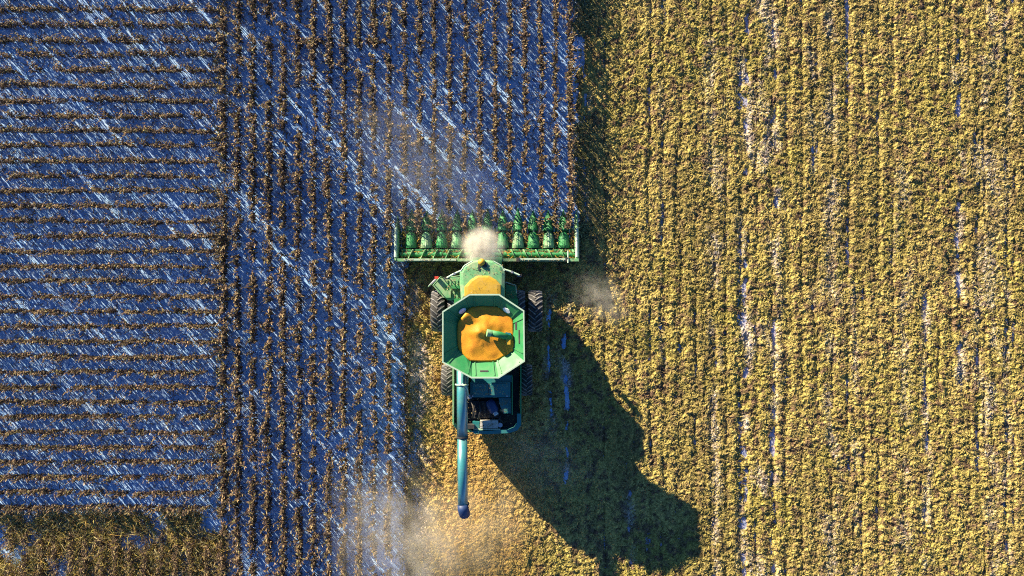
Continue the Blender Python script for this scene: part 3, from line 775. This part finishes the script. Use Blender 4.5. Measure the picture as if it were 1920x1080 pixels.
# --- cab
CZ = 3.75
cab = part('cab', prism_bm([(CX - .85, P(0, 556, 3).y), (CX + .85, P(0, 556, 3).y), (CX + .9, P(0, 506, 3).y), (CX + .5, P(0, 494, 3).y), (CX - .5, P(0, 494, 3).y), (CX - .9, P(0, 506, 3).y)], 1.9, CZ - .2), 'glass', bevel=0.04)
roof_px = [(884, 489), (905, 486.5), (925, 489), (943, 499), (947, 512), (946, 562), (864, 562), (862, 512), (868, 499)]
rc = P(905, 528, CZ)
def dome(outline, z0, z1, inset, rise, mat, name, parent):
    bm = bmesh.new()
    lv = []
    c = sum(outline, Vector()) / len(outline)
    for s, z in ((1, z0), (1.0, z1 - .04), (0.975, z1), (inset, z1 + rise * .7), (inset * .55, z1 + rise)):
        lv.append([bm.verts.new((c.x + (p.x - c.x) * s, c.y + (p.y - c.y) * s, z)) for p in outline])
    n_ = len(outline)
    for a, b in zip(lv, lv[1:]):
        for k in range(n_): bm.faces.new((a[k], a[(k + 1) % n_], b[(k + 1) % n_], b[k]))
    bm.faces.new(lv[0]); bm.faces.new(lv[-1])
    return part(name, bm, mat, parent, smooth=False)
roof = dome([P(x, y, CZ) for x, y in roof_px], CZ - .2, CZ, .85, .07, 'dusty_green', 'cab_roof', cab)
dome([P(x, y, CZ + .1) for x, y in [(871, 556), (871, 538), (882, 525), (895, 517), (917, 517), (931, 525), (939, 534), (939, 556)]], CZ + .0, CZ + .13, .8, .04, 'yellow', 'roof_panel', cab)
part('roof_vent', pxbox(896.5, 489, 899.5, 507, CZ + .02, CZ + .10), 'black', cab)
part('roof_hatch', pxbox(906, 492, 913, 501, CZ + .02, CZ + .13), 'black', cab, bevel=.01)
part('gps_dome', tube_bm([P(903, 491.5, CZ + .05), P(903, 491.5, CZ + .16), P(903, 491.5, CZ + .24)], .16, 18, radii=[.17, .16, .07]), 'yellow', cab, smooth=True)
part('roof_trim', tube_bm([P(864, 508, CZ), P(871, 498, CZ), P(886, 489.5, CZ)], .03, 8), 'mint', cab)
part('roof_trim', tube_bm([P(946, 508, CZ), P(940, 498, CZ), P(925, 489.5, CZ)], .03, 8), 'mint', cab)
for s, pts in ((-1, [(866, 507), (852, 513), (838, 521)]), (1, [(945, 505), (960, 510), (974, 516)])):
    arm = part('mirror_arm', tube_bm([P(*q, 3.35) for q in pts], .045, 10), 'mint')
    ex, ey = pts[-1]
    part('mirror', pxbox(ex - 5, ey - 2, ex + 4, ey + 2, 2.75, 3.32), 'black', arm, bevel=.02)
    part('mirror_glass', pxbox(ex - 4.3, ey + 2.1, ex + 3.3, ey + 2.8, 2.8, 3.28), 'steel', arm)
    part('arm_joint', tube_bm([P(*pts[1], 3.28), P(*pts[1], 3.42)], .06, 10), 'steel', arm)

# --- platforms, rails, ladder
plat = part('platform', prism_bm([P(826, 521, 1.95), P(870, 519, 1.95), P(870, 563, 1.95), P(840, 563, 1.95), P(830, 556, 1.95), P(813, 537, 1.95)], 1.87, 1.95), 'dusty_green', bevel=.015)
for i in range(5):
    part('tread', pxbox(838 + i * 6.2, 525, 840 + i * 6.2, 558, 1.951, 1.985), 'dusty_green', plat)
rail = [P(826, 519, 2.9), P(812, 535, 2.9), P(826, 551, 2.9)]
part('hand_rail', tube_bm(rail, .025, 8), 'dusty_green', plat)
part('hand_rail', tube_bm([P(838, 520, 2.9), P(866, 517, 2.9)], .025, 8), 'dusty_green', plat)
for q in (rail[0], rail[1], rail[2], P(838, 520, 2.9), P(866, 517, 2.9)):
    part('rail_post', tube_bm([(q.x, q.y, 1.9), (q.x, q.y, 2.9)], .022, 8), 'dusty_green', plat)
part('tool_box', pxbox(846, 536, 862, 541, 1.95, 2.3), 'green', plat, bevel=.02)
part('fuel_box', pxbox(830, 545, 845, 558, 1.5, 2.08), 'yellow' if False else 'dusty_green', plat, bevel=.03)
lad = part('ladder', tube_bm([P(808, 533, 1.95), P(803, 538, .45)], .03, 8), 'dusty_green')
part('ladder_rail', tube_bm([P(819, 523, 1.95), P(813, 526, .45)], .03, 8), 'dusty_green', lad)
for i in range(4):
    t = (i + .5) / 4
    a, b = P(808, 533, 1.95).lerp(P(803, 538, .45), t), P(819, 523, 1.95).lerp(P(813, 526, .45), t)
    part('ladder_step', tube_bm([a, b], .045, 6), 'steel', lad)
part('step_light', pxbox(815, 518, 822, 523, 2.0, 2.2), 'red', plat, bevel=.01)
rpl = part('platform', prism_bm([P(948, 533, 1.95), P(966, 537, 1.95), P(969, 545, 1.95), P(969, 580, 1.95), P(948, 580, 1.95)], 1.5, 1.95), 'green', bevel=.02)
part('hand_rail', tube_bm([P(948, 529, 2.6), P(967, 535, 2.6), P(968, 550, 2.6)], .022, 8), 'mint', rpl)
for q in ((948, 529), (967, 535)): part('rail_post', tube_bm([P(*q, 2.6), (P(*q, 2.6).x, P(*q, 2.6).y - .05, 1.9)], .02, 8), 'mint', rpl)

# --- wheels
def wheel(name, cx, cy, R_, W_, lugs, seed):
    hub = tube_bm([(cx - W_ * .30, cy, R_), (cx + W_ * .30, cy, R_)], R_ * .52, 24)
    w_ = part(name, hub, 'yellow')
    prof = [(-.5, .56), (-.5, .80), (-.46, .90), (-.34, .945), (-.17, .96), (0, .965), (.17, .96), (.34, .945), (.46, .90), (.5, .80), (.5, .56)]
    bm = bmesh.new(); N = 40
    rr = [[bm.verts.new((cx + u * W_, cy + math.cos(2 * math.pi * k / N) * v_ * R_, R_ + math.sin(2 * math.pi * k / N) * v_ * R_)) for u, v_ in prof] for k in range(N)]
    for k in range(N):
        a, b = rr[k], rr[(k + 1) % N]
        for j in range(len(prof) - 1): bm.faces.new((a[j], a[j + 1], b[j + 1], b[j]))
    part('tyre', bm, 'rubber', w_)
    bm = bmesh.new()      # chevron lugs
    for s in (-1, 1):
        for k in range(lugs):
            t0 = 2 * math.pi * (k + (0.5 if s > 0 else 0)) / lugs
            vs = []
            for u, dt in ((0.0, 0.0), (.26, .12), (.49, .22)):
                for hh_, wd in ((.93, .034), (1.02, .026)):
                    for e in (-1, 1):
                        t = t0 - dt * 1.3 + e * wd
                        rl = hh_ * (1 if u < .4 else .95)
                        vs.append(bm.verts.new((cx + s * u * W_, cy + math.cos(t) * rl * R_, R_ + math.sin(t) * rl * R_)))
            for q in range(2):
                o_ = q * 4
                for f in ((0, 2, 6, 4), (2, 3, 7, 6), (3, 1, 5, 7), (1, 0, 4, 5)): bm.faces.new([vs[o_ + i] for i in f])
            bm.faces.new([vs[i] for i in (0, 1, 3, 2)]); bm.faces.new([vs[i] for i in (8, 9, 11, 10)])
    part('tread_lugs', bm, 'lug', w_)['kind'] = 'stuff'
    return w_
for s in (-1, 1):
    wheel('front_wheel', CX + s * 2.40, -1.15, 1.02, .70, 22, 1)
    wheel('front_wheel', CX + s * 1.58, -1.15, 1.02, .66, 22, 2)
    wheel('rear_wheel', CX + s * 1.98, -4.62, .77, .58, 20, 3)

# --- corn header
y_of = lambda py, z: P(0, py, z).y
hl, hr = P(745, 0, .8).x, P(1084, 0, .8).x
tb = bmesh.new()
prism_bm([(hl, y_of(486, .5)), (hr, y_of(486, .5)), (hr, y_of(466, .5)), (hl, y_of(466, .5))], .38, .44, tb)
header = part('corn_header', tb, 'green')
part('back_sheet', prism_bm([(hl, y_of(488, .9)), (hr, y_of(488, .9)), (hr, y_of(485.5, .9)), (hl, y_of(485.5, .9))], .44, 1.0), 'green', header)
part('back_beam', pxbox(745, 484.6, 1085, 490, 1.002, 1.16), 'dusty_green', header, bevel=.03)
part('beam_cover', pxbox(757, 485, 855, 488.5, 1.162, 1.20), 'mint', header, bevel=.01)
part('beam_cover', pxbox(973, 484, 1060, 487.5, 1.162, 1.20), 'mint', header, bevel=.01)
part('beam_joint', pxbox(968, 483, 974, 490.5, 1.162, 1.23), 'black', header, bevel=.01)
part('beam_joint', pxbox(1060, 482.5, 1065, 490, 1.162, 1.23), 'black', header, bevel=.01)
part('marker_rod', tube_bm([P(1065, 470, 1.1), P(1065, 493, 1.25)], .03, 8), 'mint', header)
part('trough_lip', pxbox(753, 467, 1078, 471.5, .44, .74), 'green', header, bevel=.03)
ca = part('cross_auger', tube_bm([(hl + .15, y_of(477, .72), .72), (hr - .15, y_of(477, .72), .72)], .13, 16), 'green', header)
for s in (-1, 1):
    fl = bmesh.new(); N = 150
    x0, x1 = (hl + .2, CX - .55) if s < 0 else (CX + .55, hr - .2)
    prev = None
    for i in range(N + 1):
        x = x0 + (x1 - x0) * i / N; a = s * (x - x0) / .62 * 2 * math.pi
        dy, dz = math.cos(a), math.sin(a)
        yc = y_of(477, .72)
        cur = [fl.verts.new((x + o_, yc + dy * r_, .72 + dz * r_)) for o_, r_ in ((-.012, .12), (-.012, .27), (.012, .27), (.012, .12))]
        if prev:
            for j in range(3): fl.faces.new((prev[j], prev[j + 1], cur[j + 1], cur[j]))
        prev = cur
    part('auger_flighting', fl, 'dusty_green', ca)

def loft(rings_, seg=10):
    """rings: (x, y, width, z_low, z_high): arched sections along the header's travel"""
    bm = bmesh.new(); L_ = []
    for (x, y, w, zl, zh) in rings_:
        L_.append([bm.verts.new((x + math.cos(math.pi * (1 - k / seg)) * w / 2, y, zl + math.sin(math.pi * k / seg) ** .8 * (zh - zl))) for k in range(seg + 1)])
    for a, b in zip(L_, L_[1:]):
        for k in range(seg): bm.faces.new((a[k], a[k + 1], b[k + 1], b[k]))
        bm.faces.new((a[0], b[0], b[seg], a[seg]))
    bm.faces.new(L_[0]); bm.faces.new(L_[-1])
    return bm
for i in range(11):
    px = 770.5 + 28.68 * i
    x = P(px, 0, .6).x
    jt = random.uniform(-2, 2)
    part('snout', loft([(x, y_of(392 + jt, .2), .03, .10, .16), (x, y_of(399 + jt, .3), .15, .13, .32), (x, y_of(410, .4), .40, .2, .50), (x, y_of(422, .5), .52, .28, .64), (x, y_of(430, .6), .56, .33, .70), (x, y_of(432, .6), .54, .35, .69)]),
         'green', header)
    hd = part('row_hood', loft([(x, y_of(433.5, .7), .22, .40, .62), (x, y_of(440, .7), .50, .42, .74), (x, y_of(452, .7), .57, .44, .82), (x, y_of(460, .7), .63, .44, .84), (x, y_of(465, .7), .64, .44, .78)]),
              'dusty_green' if i % 2 else 'green', header)
    part('hood_ridge', loft([(x, y_of(437, .8), .04, .68, .76), (x, y_of(462, .8), .05, .82, .87)], 4), 'mint' if i % 4 == 1 else 'green', header)
for i in range(12):
    x = P(756.2 + 28.68 * i, 0, .5).x
    rd = part('row_deck', prism_bm([(x - .33, y_of(465, .4)), (x + .33, y_of(465, .4)), (x + .30, y_of(428, .4)), (x - .30, y_of(428, .4))], .30, .36), 'green', header)
    for s in (-1, 1):
        part('gathering_chain', prism_bm([(x + s * .10 - .03, y_of(464, .4)), (x + s * .10 + .03, y_of(464, .4)), (x + s * .10 + .03, y_of(424, .4)), (x + s * .10 - .03, y_of(424, .4))], .362, .42), 'steel', header)
for px0, tip, side in ((743.5, 404, -1), (1082, 393, 1)):
    x = P(px0, 0, .8).x
    part('end_divider', loft([(x + side * .02, y_of(tip, .3), .04, .12, .22), (x, y_of(tip + 12, .5), .15, .2, .55), (x, y_of(432, .8), .25, .3, .85), (x, y_of(455, .9), .27, .35, .98), (x, y_of(488, 1), .26, .35, 1.04)]),
         'dusty_green', header)
    part('divider_edge', loft([(x - .02, y_of(428, .9), .15, .80, .92), (x - .02, y_of(482, 1), .17, .98, 1.09)], 4), 'mint', header)

# crop being swallowed: leaf scraps and husks lying in the header
n = 3600
px = rng.uniform(752, 1078, n); py = np.where(rng.random(n) < .45, rng.uniform(471, 484, n), rng.uniform(434, 468, n))
lane = ((px - 756.2) / 28.68); lane = np.abs(lane - np.round(lane))
k = (py > 470) | (lane < .23)
px, py = px[k], py[k]; n = len(px)
pal = np.array([(0.36, 0.26, 0.08), (0.20, 0.12, 0.06), (0.14, 0.09, 0.05), (0.44, 0.28, 0.04)])
z = np.where(py > 470, rng.uniform(.5, .85, n), rng.uniform(.42, .66, n))
V, Q, C = flakes(n, (px - 960) / PXM * .984, (540 - py) / PXM * .984, z, rng.uniform(.10, .32, n), rng.uniform(.03, .07, n), pal[rng.integers(0, 4, n)] * rng.uniform(.7, 1.2, (n, 1)))
o = link('cut_crop', np_mesh('cut_crop', V, Q, C), M['flake'])
tag(o, 'cut corn leaves and husks lying in the green header', 'cut crop', kind='stuff')

# chaff that has settled on the machine
VV, QQ, CC = [], [], []; nb = 0
for (n, x0, y0, x1, y1, z) in ((80, 868, 495, 942, 516, 3.83), (130, 832, 523, 868, 560, 1.99), (90, 886, 720, 952, 741, 3.36), (60, 937, 748, 957, 773, 3.07), (160, 750, 485, 1082, 489, 1.20),
                               (80, 950, 545, 968, 578, 1.97), (110, 856, 745, 960, 802, 2.83), (40, 900, 789, 934, 802, 3.07), (14, 872, 528, 938, 552, 3.94), (160, 754, 467.5, 1076, 471, 0.76)):
    px = rng.uniform(x0, x1, n); py = rng.uniform(y0, y1, n); k = (CAM_H - z) / CAM_H / PXM
    C = np.array([(0.40, 0.32, 0.14), (0.30, 0.22, 0.10), (0.46, 0.40, 0.26)])[rng.integers(0, 3, n)] * rng.uniform(0.7, 1.2, (n, 1))
    V, Q, C = flakes(n, (px - 960) * k, (540 - py) * k, np.full(n, z) + rng.uniform(0.004, 0.02, n), rng.uniform(0.04, 0.12, n), rng.uniform(0.01, 0.025, n), C, tilt=0.1)
    VV.append(V); QQ.append(Q + nb); CC.append(C); nb += len(V)
o = link('settled_chaff', np_mesh('settled_chaff', np.concatenate(VV), np.concatenate(QQ), np.concatenate(CC)), M['flake'])
tag(o, 'small straw scraps settled on the cab roof, decks and header', 'chaff', kind='stuff')

# ------------------------------------------------------------------ dust in the air
def dust(name, label, px, py, z, rx, ry, rz, dens, col, nscale=2.2, power=1.0, rot=0.0, lo=0.35, hi=0.75):
    bm = bmesh.new(); bmesh.ops.create_icosphere(bm, subdivisions=3, radius=1.0)
    me = bpy.data.meshes.new(name); bm.to_mesh(me); bm.free()
    m = bpy.data.materials.new(name); m.use_nodes = True; n = m.node_tree.nodes; l = m.node_tree.links
    n.remove(n['Principled BSDF']); out = n['Material Output']
    v = n.new('ShaderNodeVolumePrincipled'); v.inputs['Color'].default_value = (*col, 1); v.inputs['Anisotropy'].default_value = 0.0
    l.new(v.outputs['Volume'], out.inputs['Volume'])
    tc = n.new('ShaderNodeTexCoord')
    ln = n.new('ShaderNodeVectorMath'); ln.operation = 'LENGTH'; l.new(tc.outputs['Object'], ln.inputs[0])
    fo = n.new('ShaderNodeMapRange'); fo.interpolation_type = 'SMOOTHSTEP'
    fo.inputs['From Min'].default_value = 1.0; fo.inputs['From Max'].default_value = 0.1
    l.new(ln.outputs['Value'], fo.inputs['Value'])
    pw = n.new('ShaderNodeMath'); pw.operation = 'POWER'; pw.inputs[1].default_value = power; l.new(fo.outputs['Result'], pw.inputs[0])
    t = n.new('ShaderNodeTexNoise'); t.inputs['Scale'].default_value = nscale; t.inputs['Detail'].default_value = 3; t.inputs['Roughness'].default_value = 0.6
    l.new(tc.outputs['Object'], t.inputs['Vector'])
    mr = n.new('ShaderNodeMapRange'); mr.inputs['From Min'].default_value = lo; mr.inputs['From Max'].default_value = hi
    l.new(t.outputs['Fac'], mr.inputs['Value'])
    mu = n.new('ShaderNodeMath'); mu.operation = 'MULTIPLY'; l.new(pw.outputs['Value'], mu.inputs[0]); l.new(mr.outputs['Result'], mu.inputs[1])
    mu2 = n.new('ShaderNodeMath'); mu2.operation = 'MULTIPLY'; l.new(mu.outputs['Value'], mu2.inputs[0]); mu2.inputs[1].default_value = dens
    l.new(mu2.outputs['Value'], v.inputs['Density'])
    o = link(name, me, m, loc=P(px, py, z)); o.scale = (rx, ry, rz); o.rotation_euler = (0, 0, rot)
    tag(o, label, 'dust', kind='stuff')
    return o
CREAM = (0.95, 0.90, 0.80); TAN = (0.92, 0.80, 0.58); PALE = (0.92, 0.93, 0.95)
dust('dust_puff', 'dense cream dust puff bursting up from the middle of the header', 903, 463, 2.0, 1.35, 1.25, 0.9, 9.0, CREAM, 2.0, 1.5, 0, .34, .66)
dust('dust_veil', 'thin pale dust veil drifting over the corn ahead of the header', 800, 320, 1.6, 3.6, 6.6, 1.5, 0.17, PALE, 3.0, 1.0, 0.75, .42, .72)
dust('dust_plume', 'pale dust plume hanging over the last rows at the bottom', 745, 1015, 1.5, 4.0, 5.2, 1.4, 0.60, CREAM, 3.2, 1.0, 0.55, .42, .72)
dust('dust_trail', 'tan dust trail settling on the stubble behind the combine', 862, 1000, 1.0, 4.8, 3.4, 0.9, 0.80, TAN, 3.0, 1.0, 0.5, .40, .72)
dust('dust_wisp', 'small grey dust wisp at the right end of the machine shadow', 1128, 560, 1.0, 2.2, 1.5, 0.8, 0.75, CREAM, 2.6, 1.2, -0.6, .42, .72)
dust('dust_haze', 'faint haze of dust in the shade just behind the combine', 1010, 860, 1.0, 3.6, 2.4, 0.8, 0.30, CREAM, 2.6, 1.0, -0.4, .40, .72)
